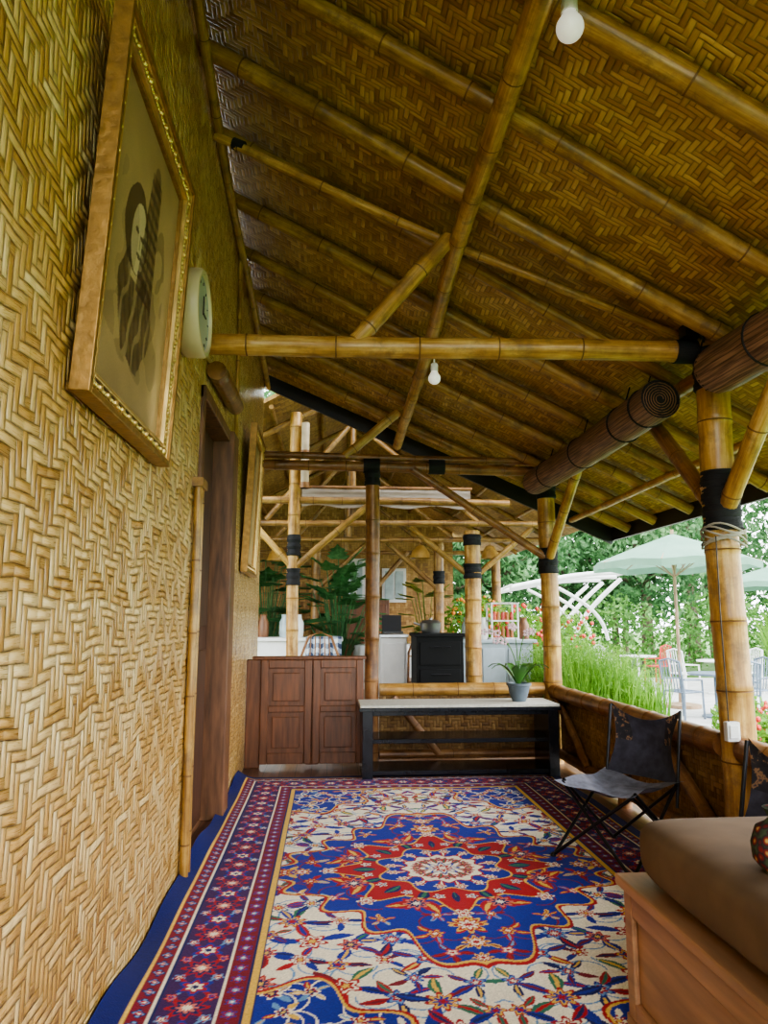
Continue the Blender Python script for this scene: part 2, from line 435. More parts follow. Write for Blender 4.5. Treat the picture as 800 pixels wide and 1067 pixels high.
def flower(x,y,r,n,cols,reg=None,rot=0):
    d=np.hypot(QX-x,QY-y); 
    m0=d<r*1.05
    if reg is not None: m0&=reg
    t=np.arctan2(QY-y,QX-x)+rot
    e=r*(.78+.22*np.cos(n*t))
    for k,c in zip((1,.78,.55,.28),cols): C[m0&(d<e*k)]=c
def leaf(x,y,l,w,ang,col,col2=None,reg=None):
    ca,sa=math.cos(ang),math.sin(ang); u=(QX-x)*ca+(QY-y)*sa; v=-(QX-x)*sa+(QY-y)*ca
    q=u/l; v=v-.35*w*np.sin(q*3)
    m=(q>0)&(q<1)&(np.abs(v)<w*np.sin(np.pi*np.clip(q,0,1))**.8)
    if reg is not None: m&=reg
    C[m]=col
    if col2 is not None:
        C[m&(np.abs(v)<w*.35*np.sin(np.pi*np.clip(q,0,1)))]=col2
def ring(x,y,r,w,a0,a1,col,reg=None):
    d=np.hypot(QX-x,QY-y); t=np.arctan2(QY-y,QX-x)
    t=np.mod(t-a0,2*np.pi)
    m=(np.abs(d-r)<w)&(t<(a1-a0))
    if reg is not None: m&=reg
    C[m]=col
rs=random.Random(11)
field=(QX<hw)&(QY<hl)
regC=field&(dd>lob+.035)&(rc>sc+.028)
regB=field&(dd<lob-.008); regS=field&(rc<sc)
def scatter(reg,n,rmin,rmax,pal,leafc,mind,vine,lk=1.8):
    pts=[]; idx=np.argwhere(reg); tries=0
    while len(pts)<n and tries<4000:
        tries+=1; j,i=idx[rs.randrange(len(idx))]; x,y=qx[i],qy[j]
        if all((x-a)**2+(y-b)**2>mind**2 for a,b in pts): pts.append((x,y))
    for x,y in pts:
        a0=rs.random()*6.28
        for s in(1,-1):
            ring(x+.075*math.cos(a0)*s,y+.075*math.sin(a0)*s,.08,.0042,a0,a0+3.2,vine,reg)
    for x,y in pts:
        a0=rs.random()*6.28
        r=rs.uniform(rmin,rmax)
        for k in range(rs.choice((3,4,5))):
            a=a0+k*1.35+rs.random()*.3; c=rs.choice(leafc); c2=rs.choice(leafc+[YEL])
            leaf(x+r*.5*math.cos(a),y+r*.5*math.sin(a),r*lk,r*.36,a,c,c2,reg)
        flower(x,y,r,rs.choice((5,6,8)),rs.choice(pal),reg,a0)
palC=[(RED,PINK,NAVY,YEL),(RED,CREAM,RED,YEL),(BLUE,LBL,RED,CREAM),(RED,CREAM,RED,YEL),(RED,YEL,BLUE,RED),(TEAL,CREAM,RED,YEL)]
scatter(regC,36,.040,.075,palC,[RED,GRN,BLUE,DRED,NAVY,BLUE],.155,LBL,2.1)
scatter(regB,34,.030,.048,[(RED,PINK,CREAM,RED),(RED,YEL,RED,CREAM),(RED,YEL,RED,CREAM),(CREAM,RED,YEL,RED)],[RED,RED,LBL,YEL,DRED],.17,DRED)
scatter(regS,16,.032,.05,[(RED,CREAM,RED,YEL),(CREAM,RED,NAVY,YEL)],[RED,LBL,CREAM,YEL],.14,CREAM)
# medallion
e=.50*(1+.14*np.cos(8*TH)+.06*np.cos(16*TH)); med=R<e
fill(R<e+.016,YEL); fill(med,RED)
for k in range(8):
    a=(k+.5)*math.pi/4
    for s in(-1,1): leaf(.50*math.cos(a),.50*math.sin(a),.17,.04,a+s*.9,RED,YEL)
    flower(.53*math.cos(a),.53*math.sin(a),.085,8,(RED,PINK,NAVY,CREAM))
for k in range(8):
    a=k*math.pi/4; flower(.62*math.cos(a),.62*math.sin(a),.05,6,(CREAM,RED,CREAM,RED))
for k in range(16):
    a=k*math.pi/8; leaf(.36*math.cos(a),.36*math.sin(a),.13,.03,a,NAVY,GRN,med); flower(.42*math.cos(a+.2),.42*math.sin(a+.2),.032,5,(CREAM,BLUE,CREAM,RED),med)
e2=.33*(1+.12*np.cos(8*TH+math.pi)) 
fill(R<e2+.012,YEL); fill(R<e2,BLUE)
for k in range(16):
    a=(k+.5)*math.pi/8; leaf(.20*math.cos(a),.20*math.sin(a),.12,.02,a,RED,CREAM); flower(.28*math.cos(a),.28*math.sin(a),.034,6,(CREAM,RED,CREAM,YEL)); 
e3=.205*(1+.08*np.cos(12*TH)); fill(R<e3+.012,RED); fill(R<e3,CREAM)
for k in range(12):
    a=k*math.pi/6; flower(.145*math.cos(a),.145*math.sin(a),.034,5,(RED,PINK,NAVY,YEL)); leaf(.08*math.cos(a+.26),.08*math.sin(a+.26),.1,.016,a+.26,RED,GRN)
flower(0,0,.10,8,(BLUE,CREAM,RED,CREAM))
for y,r in((.74,.09),(.91,.065),(1.05,.045)):
    flower(0,y,r,8,(YEL,RED,CREAM,RED)); 
flower(.76,0,.055,8,(YEL,RED,CREAM,RED))
B=np.minimum(W/2-QX,L/2-QY); side=(W/2-QX)<(L/2-QY); S=np.where(side,QY,QX)
def band(a,b,col): C[(B>=a)&(B<b)]=col
band(-1,.07,NAVY); band(.07,.08,YEL); band(.08,.135,DRED); band(.135,.147,CREAM); band(.147,.16,NAVY)
band(.16,.36,(.05,.010,.10)); band(.36,.372,CREAM); band(.372,.45,DRED); band(.45,.462,NAVY); band(.462,.485,YEL); band(.485,.495,NAVY)
def bmot(cb,per,ra,rb,cols,ph=0,n=4):
    u=np.mod(S+ph,per)-per/2; v=B-cb; d=np.hypot(u,v*ra/rb); t=np.arctan2(v,u); e=ra*(.8+.2*np.cos(n*t))
    for k,c in zip((1,.75,.5,.25),cols): C[(d<e*k)&(np.abs(v)<rb*1.1)]=c
vw=.26+.06*np.sin(S*2*np.pi/.30)
C[(np.abs(B-vw)<.010)&(B>.16)&(B<.36)]=RED
vw=.26-.06*np.sin(S*2*np.pi/.30); C[(np.abs(B-vw)<.006)&(B>.16)&(B<.36)]=LBL
bmot(.26,.30,.082,.082,(RED,NAVY,PINK,CREAM),0,8)
bmot(.26,.30,.07,.07,(BLUE,RED,CREAM,NAVY),.15,6)
for cb in(.188,.333):
    bmot(cb,.30,.032,.026,(RED,PINK,BLUE,RED),.075,5); bmot(cb,.30,.03,.026,(LBL,RED,CREAM,RED),-.075,5)
bmot(.108,.075,.03,.024,(NAVY,LBL,RED,CREAM),0,4)
bmot(.411,.085,.034,.03,(BLUE,RED,LBL,CREAM),0,6)
C*= (1+.08*rng.randn(*C.shape[:2],1)).clip(.7,1.2).astype(np.float32)
FULL=np.concatenate([C[:,::-1][:,:-1],C],1); FULL=np.concatenate([FULL[::-1][:-1],FULL],0)
ny,nx,_=FULL.shape
gx=np.concatenate([-qx[::-1][:-1],qx])+cx0; gy=np.concatenate([-qy[::-1][:-1],qy])+cy0
GX,GY=np.meshgrid(gx,gy)
GZ=.012+.004*np.sin(GY*5+GX*3)*np.sin(GX*4.1)
near=np.clip((WX+.17-GX)/.16,0,1); amp=.075*(.75+.35*np.sin(GY*3.1+.5)+.2*np.sin(GY*7.3))
GZ=GZ+near**2*amp
GXm=np.where(near>0,GX-near*.02,GX); GXm=np.maximum(GXm,WX+.010)
GZ=np.maximum(GZ,.006)
co=np.stack([GXm,GY,GZ],-1).reshape(-1,3).astype(np.float32)
ii=np.arange(ny*nx).reshape(ny,nx)
faces=np.stack([ii[:-1,:-1],ii[:-1,1:],ii[1:,1:],ii[1:,:-1]],-1).reshape(-1,4)
def gridmesh(name,co,faces,cols,mat):
    me=bpy.data.meshes.new(name); me.vertices.add(len(co)); me.vertices.foreach_set('co',co.ravel())
    me.loops.add(faces.size); me.loops.foreach_set('vertex_index',faces.ravel().astype(np.int32))
    me.polygons.add(len(faces)); me.polygons.foreach_set('loop_start',np.arange(0,faces.size,4,dtype=np.int32))
    me.polygons.foreach_set('loop_total',np.full(len(faces),4,dtype=np.int32))
    me.update(calc_edges=True)
    at=me.color_attributes.new('Col','FLOAT_COLOR','POINT')
    cc=np.concatenate([cols.reshape(-1,3),np.ones((len(co),1))],1).astype(np.float32)
    at.data.foreach_set('color',cc.ravel()); me.materials.append(mat)
    o=bpy.data.objects.new(name,me); scene.collection.objects.link(o); return o
def attrmat(name,rough=.9,bump=.0,sheen=0,spec=.2):
    t=NT(name); a=t.n.new('ShaderNodeAttribute'); a.attribute_name='Col'
    f=t.noise(t.obj(),160,2)
    col=t.mix(.5,a.outputs['Color'],t.mix(f,(.6,.6,.6),(1.35,1.35,1.35)),'MULTIPLY')
    if bump: t.bump(f,bump,.004)
    m=t.fin(col,rough,0,spec)
    if sheen: t.bsdf.inputs['Sheen Weight'].default_value=sheen
    return m
gridmesh('persian_rug',co,faces,FULL,attrmat('rug_pile',.9,.5,.05))

# ---------------------------------------------------------------- framed pictures
GOLD=simple('gold_frame',(.34,.19,.055),.35,.6,ns=30,bump=.3)
GOLDL=simple('gold_frame_bright',(.76,.54,.22),.28,.75)
DK=simple('frame_dark',(.035,.022,.014),.4)
PM=attrmat('picture_print',.28,spec=.5)
def picture(y0,y1,z0,z1,xb,xt,seed):
    root=bpy.data.objects.new('framed_picture',None); scene.collection.objects.link(root)
    up=V((xt-xb,0,z1-z0)).normalized(); right=V((0,1,0)); nn=right.cross(up); 
    if nn.x<0: nn=-nn
    H=(V((xt,0,z1))-V((xb,0,z0))).length; Wd=y1-y0
    def P(u,v,w): return V((xb,y0,z0))+right*u+up*v+nn*w
    mb=MB()
    def strip(a,b,h,mat):
        for (u0,u1,v0,v1) in((a,b,a,H-a),(Wd-b,Wd-a,a,H-a),(b,Wd-b,a,b),(b,Wd-b,H-b,H-a)):
            c=P((u0+u1)/2,(v0+v1)/2,h/2); mb.obox(c,(right,up,nn),((u1-u0)/2,(v1-v0)/2,h/2),mat)
    strip(0,.024,.060,0); strip(.024,.034,.050,1); strip(.034,.070,.036,3); strip(.070,.085,.044,1); strip(.085,.10,.028,0)
    mb.obox(P(Wd/2,H/2,.004),(right,up,nn),(Wd/2-.02,H/2-.02,.004),3)
    def orn(p,k):
        mb.ball(p,.010,1,6,4)
        if k%4==0: mb.ball(p+nn*.004,.013,1,8,5)
    nb=int(Wd/.022)
    for k in range(nb):
        for v_ in(.052,H-.052): orn(P(.06+(Wd-.12)*k/(nb-1),v_,.037),k)
    nb=int(H/.022)
    for k in range(nb):
        for u_ in(.052,Wd-.052): orn(P(u_,.06+(H-.12)*k/(nb-1),.037),k)
    mb.build('frame',[GOLD,GOLDL,GOLD,DK],bevel=.003,parent=root)
    n1,n2=170,210; u=np.linspace(.098,Wd-.098,n1); v=np.linspace(.098,H-.098,n2); U,Vv=np.meshgrid(u,v)
    a=(U-.098)/(Wd-.196); b=(Vv-.098)/(H-.196)
    r=np.random.RandomState(seed)
    nz=np.zeros_like(a)
    for _ in range(18):
        fx,fy,p=r.uniform(5,40),r.uniform(5,40),r.uniform(0,6); nz+=np.sin(a*fx+p)*np.sin(b*fy+p*1.7)
    nz/=6
    base=np.ones(a.shape+(3,))*np.array([.46,.31,.16]); base*= (1+.10*nz)[...,None]
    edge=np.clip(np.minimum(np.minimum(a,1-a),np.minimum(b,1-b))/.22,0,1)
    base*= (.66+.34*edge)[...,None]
    ink=np.array([.035,.022,.016])
    def inkm(m,k): base[m]=base[m]*(1-k)+ink*k
    def ell(cx,cy,rx,ry,rot=0):
        ca,sa=math.cos(rot),math.sin(rot); x=(a-cx); y=(b-cy); X=x*ca+y*sa; Y=-x*sa+y*ca
        return (X/rx)**2+(Y/ry)**2
    inkm((ell(.50,.24,.40,.12)<1+.5*nz)&(nz>-.3),.30)
    body=(ell(.46,.32,.24,.19)<1+.3*nz); inkm(body,.68)
    inkm(body&(np.sin((a+b*.5)*95+nz*2)>.3),.5)
    m=body&(np.sin((a-b*.4)*48+nz*2)>.7); base[m]=base[m]*.4+np.array([.42,.30,.17])*.6
    neck=(np.abs(a-.40)<.05)&(b>.42)&(b<.52); base[neck]=[.55,.40,.23]
    hair=ell(.38,.60,.17,.15,-.3)<1+.2*nz; inkm(hair,.80)
    face=ell(.42,.57,.105,.125,-.25)<1; base[face]=[.64,.49,.31]
    inkm(face&((ell(.385,.59,.025,.010)<1)|(ell(.465,.585,.025,.010)<1)|(ell(.43,.515,.03,.009)<1)),.8)
    inkm(face&(np.abs(a-.435-(b-.56)*.1)<.006)&(b>.54)&(b<.59),.5)
    inkm(face&(ell(.36,.55,.05,.12)<1),.25)
    hd=(np.abs(a-(.58+.10*(b-.6)))<.12*(1-.40*np.clip((b-.45)/.45,0,1)))&(b>.40)&(b<.88); inkm(hd,.5)
    inkm(hd&(np.sin(b*130+a*10+nz)>0),.7); inkm(hd&(np.sin(a*90)>.6),.4)
    inkm(((ell(.61,.88,.05,.045)<1)),.6)
    inkm((ell(.76,.48,.11,.24)<1+.8*nz)&(nz>.0),.4); inkm((ell(.2,.45,.1,.25)<1+.8*nz)&(nz>.2),.25)
    cpts=np.array([list(P(x,y,.012)) for x,y in zip(U.ravel(),Vv.ravel())],dtype=np.float32)
    k=np.arange(n1*n2).reshape(n2,n1); fc=np.stack([k[:-1,:-1],k[:-1,1:],k[1:,1:],k[1:,:-1]],-1).reshape(-1,4)
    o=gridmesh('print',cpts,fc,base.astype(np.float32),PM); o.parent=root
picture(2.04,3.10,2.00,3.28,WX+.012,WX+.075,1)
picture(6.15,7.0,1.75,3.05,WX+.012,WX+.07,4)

# round wall clock
mb=MB(); c=(WX,3.56,2.90)
mb.lathe(c,[(.0,0),(.21,0),(.225,.02),(.225,.10),(.215,.115),(.195,.115),(.19,.10)],40,0,'X')
mb.lathe(c,[(.19,.10),(.19,.095),(0,.095)],40,1,'X')
mb.obox((WX+.104,3.56,2.945),((0,0,1),(0,1,0),(1,0,0)),(.05,.003,.003),2); mb.obox((WX+.106,3.59,2.90),((0,1,0),(0,0,1),(1,0,0)),(.035,.003,.003),2)
for k in range(12):
    a=k*math.pi/6; mb.obox((WX+.099,3.56+.16*math.cos(a),2.90+.16*math.sin(a)),((0,math.cos(a),math.sin(a)),(0,-math.sin(a),math.cos(a)),(1,0,0)),(.008,.0025,.002),2)
mb.build('wall_clock',[simple('clock_rim',(.62,.52,.32),.4,var=.05),simple('clock_face',(.38,.40,.35),.3,var=.05),METAL],True)

# bulbs
BULB=NT('frosted_bulb'); BULB.bsdf.inputs['Emission Color'].default_value=(1,.97,.88,1); BULB.bsdf.inputs['Emission Strength'].default_value=.3
BULB.fin(BULB.ramp(BULB.noise(BULB.obj(),5),[(0,(.85,.83,.78)),(1,(.92,.9,.86))]),.35)
def bulb(x,y,z,r,ztop):
    mb=MB()
    pr=[(0,-r)]+[(r*math.sin(t),-r*math.cos(t)) for t in np.linspace(.15,2.35,12)]+[(r*.5,r*1.15),(r*.48,r*1.7)]
    mb.lathe((x,y,z),pr,24,0)
    mb.lathe((x,y,z),[(r*.55,r*1.15),(r*.62,r*1.2),(r*.62,r*2.3),(r*.35,r*2.6),(0,r*2.6)],20,1)
    mb.tube([(x,y,z+r*2.5),(x,y,ztop)],.006,6,1)
    mb.build('light_bulb',[BULB.mat,WHITE],True)
bulb(.90,2.40,3.60,.053,3.80); bulb(.60,4.0,2.74,.036,2.88)

mb=MB()
for k in range(7):
    z=1.85-.013*k
    mb.tube([(2.2+(PR+.024)*math.cos(a),3.85+(PR+.024)*math.sin(a),z+.025*math.sin(a*2+k)) for a in np.linspace(0,2*math.pi,24)],.006,6,0)
mb.tube([(2.1,3.75,1.8),(2.09,3.74,1.4),(2.1,3.75,.8)],.003,6,1)
mb.tube([(2.12,3.8,2.95),(2.06,3.75,3.05),(2.1,3.72,2.95),(2.04,3.7,2.8),(2.1,3.74,2.62)],.008,6,1)
mb.tube([(2.12,3.8,2.95),(2.0,3.7,3.0),(2.07,3.72,3.10),(2.1,3.74,2.9)],.008,6,1)
mb.obox((2.06,3.8,2.99),((1,0,0),(0,1,0),(0,0,1)),(.05,.04,.035),1)
mb.build('electric_cable',[simple('cable_pale',(.36,.33,.28),.5),BLACK],True)
mb=MB(); mb.box((2.08,3.73,.72),(2.15,3.77,.82)); mb.box((2.09,3.722,.735),(2.14,3.73,.805)); mb.build('power_socket',[WHITE],bevel=.006)

# ---------------------------------------------------------------- folding camp chairs
FABG=simple('chair_fabric_grey',(.19,.195,.25),.85,ns=18,var=.35,bump=.3)
t=NT('chair_fabric_batik'); f=t.noise(t.scale(t.obj(),(1,1,1)),22,4,.6)
FABB=t.fin(t.ramp(f,[(.45,(.018,.015,.02)),(.55,(.03,.026,.03)),(.60,(.28,.15,.07)),(.68,(.05,.035,.04))]),.85)
FABD=simple('chair_fabric_dark',(.040,.038,.055),.9,ns=20,var=.35,bump=.2)
def camp_chair(x,y,ang,sc=1.0):
    M=Matrix.Translation((x,y,0))@Matrix.Rotation(ang,4,'Z')@Matrix.Scale(sc,4)
    def w(p): return M@V(p)
    mb=MB(); r=.0095
    for s in(-1,1):
        yb=.26*s
        mb.tube([w((.29,yb,.012)),w((-.20,yb*.92,.42))],r,10,0)
        mb.tube([w((-.29,yb,.012)),w((.20,yb*.92,.43))],r,10,0)
        mb.tube([w((-.20,yb*.92,.30)),w((-.25,yb*.92,.60)),w((-.29,yb*.92,.83))],r,10,0)
        mb.ball(w((.29,yb,.016)),.017,0,10,6); mb.ball(w((-.29,yb,.016)),.017,0,10,6)
        mb.ball(w((0,yb*.96,.222)),.015,0,10,6)
    for xx in(.29,-.29):
        mb.tube([w((xx,-.26,.02)),w((xx*.72,.24,.42))],r,10,0); mb.tube([w((xx,.26,.02)),w((xx*.72,-.24,.42))],r,10,0)
    n=14; vs=[];fs=[]
    for i in range(n+1):
        for j in range(n+1):
            u=-1+2*i/n; v=-1+2*j/n
            z=.435-.075*(1-u*u*.6)*(1-v*v)-.012*math.sin(u*5)*math.cos(v*4)
            vs.append(w((u*.25,v*(.27-.04*(1-u*u)),z)))
    for i in range(n):
        for j in range(n): fs.append((i*(n+1)+j,(i+1)*(n+1)+j,(i+1)*(n+1)+j+1,i*(n+1)+j+1))
    mb.add(vs,fs,1)
    vs=[]
    for i in range(n+1):
        for j in range(n+1):
            q=i/n; v=-1+2*j/n
            p=(-.215-.085*q-.095*(1-v*v)*math.sin(math.pi*min(1,q*.8+.2)), v*(.245-.055*math.sin(math.pi*q)), .42+.42*q-.085*(1-v*v)*q*q)
            vs.append(w(p))
    b=len(mb.v); mb.v+=[tuple(p) for p in vs]
    for i in range(n):
        for j in range(n):
            mb.f.append([b+i*(n+1)+j,b+(i+1)*(n+1)+j,b+(i+1)*(n+1)+j+1,b+i*(n+1)+j+1]); mb.m.append(2 if (j<3 or j>n-4) and i>6 else 3); mb.uvs.append([(0,0)]*4)
    mb.build('folding_camp_chair',[METAL,FABG,FABB,FABD],True)
camp_chair(1.68,4.22,math.radians(213),.99)
camp_chair(1.62,2.96,math.radians(185),.98)

# ---------------------------------------------------------------- daybed
mb=MB()
x0,x1,y0,y1,zt=1.005,2.05,.6,2.55,.49
mb.box((x0,y0,.0),(x1,y1,.06)); mb.box((x0+.02,y0+.02,.06),(x1-.02,y1-.02,zt-.03)); mb.box((x0-.015,y0,zt-.035),(x1,y1+.015,zt))
for ya,yb in((.62,1.53),(1.57,2.53)):
    mb.box((x0,ya,.06),(x0+.02,ya+.06,zt-.035)); mb.box((x0,yb-.06,.06),(x0+.02,yb,zt-.035))
    mb.box((x0,ya+.06,zt-.11),(x0+.02,yb-.06,zt-.035)); mb.box((x0,ya+.06,.06),(x0+.02,yb-.06,.12))
mb.build('daybed_base',[WOODL],bevel=.006)
mb=MB()
def cush(x0,x1,y0,y1,z0,z1):
    o=[]
    nu,nv=48,20
    for i in range(nv+1):
        ph=-math.pi/2+math.pi*i/nv
        for k in range(nu):
            th=2*math.pi*k/nu
            def se(c,e): return math.copysign(abs(c)**e,c)
            X=(x0+x1)/2+(x1-x0)/2*se(math.cos(ph),.22)*se(math.cos(th),.2)
            Y=(y0+y1)/2+(y1-y0)/2*se(math.cos(ph),.22)*se(math.sin(th),.2)
            Z=(z0+z1)/2+(z1-z0)/2*se(math.sin(ph),.5)
            o.append((X,Y,Z))
    fs=[(i*nu+k,i*nu+(k+1)%nu,(i+1)*nu+(k+1)%nu,(i+1)*nu+k) for i in range(nv) for k in range(nu)]
    return o,fs
o_,f_=cush(1.02,2.04,.6,2.56,zt+.002,.70); mb.add(o_,f_)
ob=mb.build('daybed_cushion',[simple('cushion_suede',(.135,.082,.045),.95,ns=6,var=.2,bump=.15)],True)
ss=ob.modifiers.new('s','SUBSURF'); ss.levels=1; ss.render_levels=2
t=NT('batik_red'); f=t.n.new('ShaderNodeTexVoronoi'); t.l.new(t.obj(),f.inputs['Vector']); f.inputs['Scale'].default_value=40
PATT=t.fin(t.ramp(f.outputs['Distance'],[(.1,(.5,.36,.12)),(.3,(.22,.012,.012)),(.5,(.02,.015,.02)),(.7,(.05,.08,.04))]),.8)
mb=MB(); mb.lathe((1.19,1.90,.700),[(0,0),(.05,.0),(.075,.03),(.078,.07),(.065,.11),(.04,.125),(.03,.135),(.045,.16),(.03,.165),(0,.14)],24)
mb.build('batik_pouch',[PATT],True)

# ---------------------------------------------------------------- pavilion beyond
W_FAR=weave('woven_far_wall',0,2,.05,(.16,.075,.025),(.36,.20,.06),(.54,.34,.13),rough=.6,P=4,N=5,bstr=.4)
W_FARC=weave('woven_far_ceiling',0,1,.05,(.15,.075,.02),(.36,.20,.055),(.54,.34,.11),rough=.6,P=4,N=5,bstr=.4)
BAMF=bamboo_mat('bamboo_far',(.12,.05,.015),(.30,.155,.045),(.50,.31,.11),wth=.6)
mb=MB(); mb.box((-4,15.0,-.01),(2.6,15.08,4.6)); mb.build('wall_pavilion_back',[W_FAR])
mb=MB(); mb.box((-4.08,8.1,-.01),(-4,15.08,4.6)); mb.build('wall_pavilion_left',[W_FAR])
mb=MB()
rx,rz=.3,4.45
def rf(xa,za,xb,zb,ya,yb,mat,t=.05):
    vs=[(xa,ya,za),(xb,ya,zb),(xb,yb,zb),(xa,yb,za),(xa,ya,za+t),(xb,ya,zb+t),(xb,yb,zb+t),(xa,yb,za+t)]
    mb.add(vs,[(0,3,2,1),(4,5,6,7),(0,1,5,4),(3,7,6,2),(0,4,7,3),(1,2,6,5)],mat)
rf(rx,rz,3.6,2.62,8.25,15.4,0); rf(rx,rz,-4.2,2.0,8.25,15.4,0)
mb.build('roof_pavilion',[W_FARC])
t=NT('translucent_sheet'); s_=t.sep(t.obj()); wv=t.m('SINE',t.m('MULTIPLY',s_[2],90.0)); t.bump(wv,.4,.01)
cc=t.ramp(t.noise(t.scale(t.obj(),(1,1,8)),3),[(.3,(.36,.28,.22)),(.7,(.58,.50,.42))]); t.fin(cc,.5); t.translucent(cc,.5)
mb=MB()
n=30; vs=[]
for i in range(n+1):
    x=-.35+2.15*i/n
    for z in(3.00,2.88,2.76): vs.append((x,9.0+.015*math.sin(i*2.1)*(3.02-z)*4,z+.02*math.sin(i*.6)))
mb.add(vs,[(3*i+j,3*i+j+1,3*i+4+j,3*i+3+j) for i in range(n) for j in range(2)])
mb.tube([(-.37,9.0,3.01),(1.82,9.0,3.01)],.02,8,1)
mb.build('translucent_blind',[t.mat,BAMD],True)
mb=MB()
for xx in np.arange(-3.7,3.5,.6):
    zz=rz-.07-(abs(xx-rx))*(.555 if xx>rx else .545); pole(mb,(xx,8.3,zz),(xx,15,zz),.03,seg=8)
for yy in(9.1,11.0,13.2):
    pole(mb,(rx,yy,rz-.13),(3.5,yy,2.58),.045,seg=8); pole(mb,(rx,yy,rz-.13),(-4,yy,2.02),.045,seg=8); pole(mb,(-3,yy,2.55),(3.3,yy,2.58),.04,seg=8)
    pole(mb,(rx,yy,2.6),(rx,yy,4.3),.04,seg=8); pole(mb,(-.8,yy,2.6),(rx,yy,3.9),.035,seg=8); pole(mb,(1.9,yy,2.6),(rx,yy,3.9),.035,seg=8)
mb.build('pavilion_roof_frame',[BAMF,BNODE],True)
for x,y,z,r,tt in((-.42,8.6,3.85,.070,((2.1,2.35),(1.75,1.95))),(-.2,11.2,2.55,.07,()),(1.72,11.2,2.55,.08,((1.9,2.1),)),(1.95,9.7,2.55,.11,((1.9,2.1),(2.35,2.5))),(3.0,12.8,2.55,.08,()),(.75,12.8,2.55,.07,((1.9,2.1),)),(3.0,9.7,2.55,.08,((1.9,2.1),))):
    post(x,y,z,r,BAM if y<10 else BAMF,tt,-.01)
mb=MB(); mb.tube([(-.30,8.5,2.9),(-.30,8.5,3.7)],.05,14,0); mb.tube([(-.30,8.5,3.28),(-.30,8.5,3.36)],.058,14,1); mb.tube([(-.30,8.5,2.9),(-.30,8.5,2.97)],.058,14,1); mb.build('roof_downpipe',[simple('pipe_cream',(.48,.38,.25),.4),BAMD],True)
for a,b in(((-.42,8.6,1.95),(.5,8.6,2.75)),((-.42,8.6,1.95),(-1.1,8.6,2.7)),((1.95,9.7,1.9),(1.1,9.7,2.6)),((1.95,9.7,1.9),(2.8,9.7,2.6)),((-.2,11.2,1.8),(.6,11.2,2.55)),((1.72,11.2,1.8),(.9,11.2,2.55)),((.75,12.8,1.8),(1.4,12.8,2.55))):
    brace(a,b,.04,BAMR if a[1]<10 else BAMF)
mb=MB(); pole(mb,(-1.6,8.6,2.78),(2.2,8.6,2.76),.045); mb.build('bamboo_tie_beam',[BAMF,BNODE],True)
GL=simple('window_pane',(.36,.44,.45),.15,var=.2)
for i,(xa,xb,za,zb) in enumerate(((.35,.75,1.75,2.6),(1.1,1.6,1.7,2.4))):
    mb=MB(); mb.box((xa,14.9,za),(xb,14.99,zb),0); mb.box((xa+.06,14.88,za+.06),((xa+xb)/2-.02,14.9,zb-.06),1); mb.box(((xa+xb)/2+.02,14.88,za+.06),(xb-.06,14.9,zb-.06),1)
    mb.build('window_%d'%(i+1),[WHITE,GL])
mb=MB(); mb.box((.3,14.3,0),(1.2,14.9,1.75))
for xa in(.34,.77): mb.box((xa,14.27,.1),(xa+.38,14.3,1.65))
mb.build('wooden_cupboard',[WOODR],bevel=.02)
mb=MB(); mb.box((-1.6,9.9,-.01),(.15,10.5,1.06),0); mb.box((-1.65,9.85,1.06),(.2,10.55,1.11),0); mb.build('bar_counter',[WHITE],bevel=.01)
t=NT('gingham_cloth'); s_=t.sep(t.obj())
a=t.m('LESS_THAN',t.m('FRACT',t.m('DIVIDE',s_[0],.13)),.5); b=t.m('LESS_THAN',t.m('FRACT',t.m('DIVIDE',t.m('ADD',s_[1],s_[2]),.13)),.5)
CH=t.fin(t.ramp(t.m('MULTIPLY',t.m('ADD',a,b),.5),[(0,(.66,.68,.71)),(.5,(.26,.31,.40)),(1,(.03,.045,.09))]),.85)
mb=MB(); vs=[];nn=24
for i in range(nn+1):
    x=-.30+.48*i/nn; w_=.012*math.sin(i*1.4)
    vs+=[(x,10.5,1.118),(x,9.83,1.118),(x,9.82+w_,1.05),(x,9.81+w_*1.8,.72)]
mb.add(vs,[(4*i+j,4*i+j+1,4*i+4+j+1,4*i+4+j) for i in range(nn) for j in range(3)]); mb.build('gingham_tablecloth',[CH],True)
def rattan(x,y,mat=BAMD,rot=0):
    M=Matrix.Translation((x,y,0))@Matrix.Rotation(rot,4,'Z'); w=lambda *p:M@V(p)
    mb=MB()
    for sx in(-.2,.2):
        for sy in(-.2,.2): mb.tube([w(sx*1.1,sy*1.1,-.008),w(sx,sy,.5)],.015,8)
    mb.tube([w(-.22,-.22,.5),w(.22,-.22,.5),w(.22,.22,.5),w(-.22,.22,.5),w(-.22,-.22,.5)],.016,8)
    mb.obox(w(0,0,.5),(w(1,0,0)-w(0,0,0),w(0,1,0)-w(0,0,0),(0,0,1)),(.21,.21,.01))
    mb.tube([w(-.22,-.22,.5),w(-.23,-.26,.9),w(-.14,-.28,1.14),w(0,-.28,1.2),w(.14,-.28,1.14),w(.23,-.26,.9),w(.22,-.22,.5)],.017,8)
    for k in range(5): mb.tube([w(-.14+.07*k,-.23,.5),w(-.11+.055*k,-.275,1.15)],.009,6)
    mb.tube([w(-.22,-.26,.85),w(.22,-.26,.85)],.012,6)
    mb.build('rattan_chair',[mat],True)
rattan(-.10,9.3)
rattan(.85,11.85,BAMD,3.1); rattan(1.25,10.35,BAMD,.3)
mb=MB(); nn=48; pr=[(.0,1.0),(.42,1.0),(.46,.985)]
vs=[];
for r_,z_ in pr: vs+=[(.85+r_*math.cos(2*math.pi*k/nn),11.0+r_*math.sin(2*math.pi*k/nn),z_-.02) for k in range(nn)]
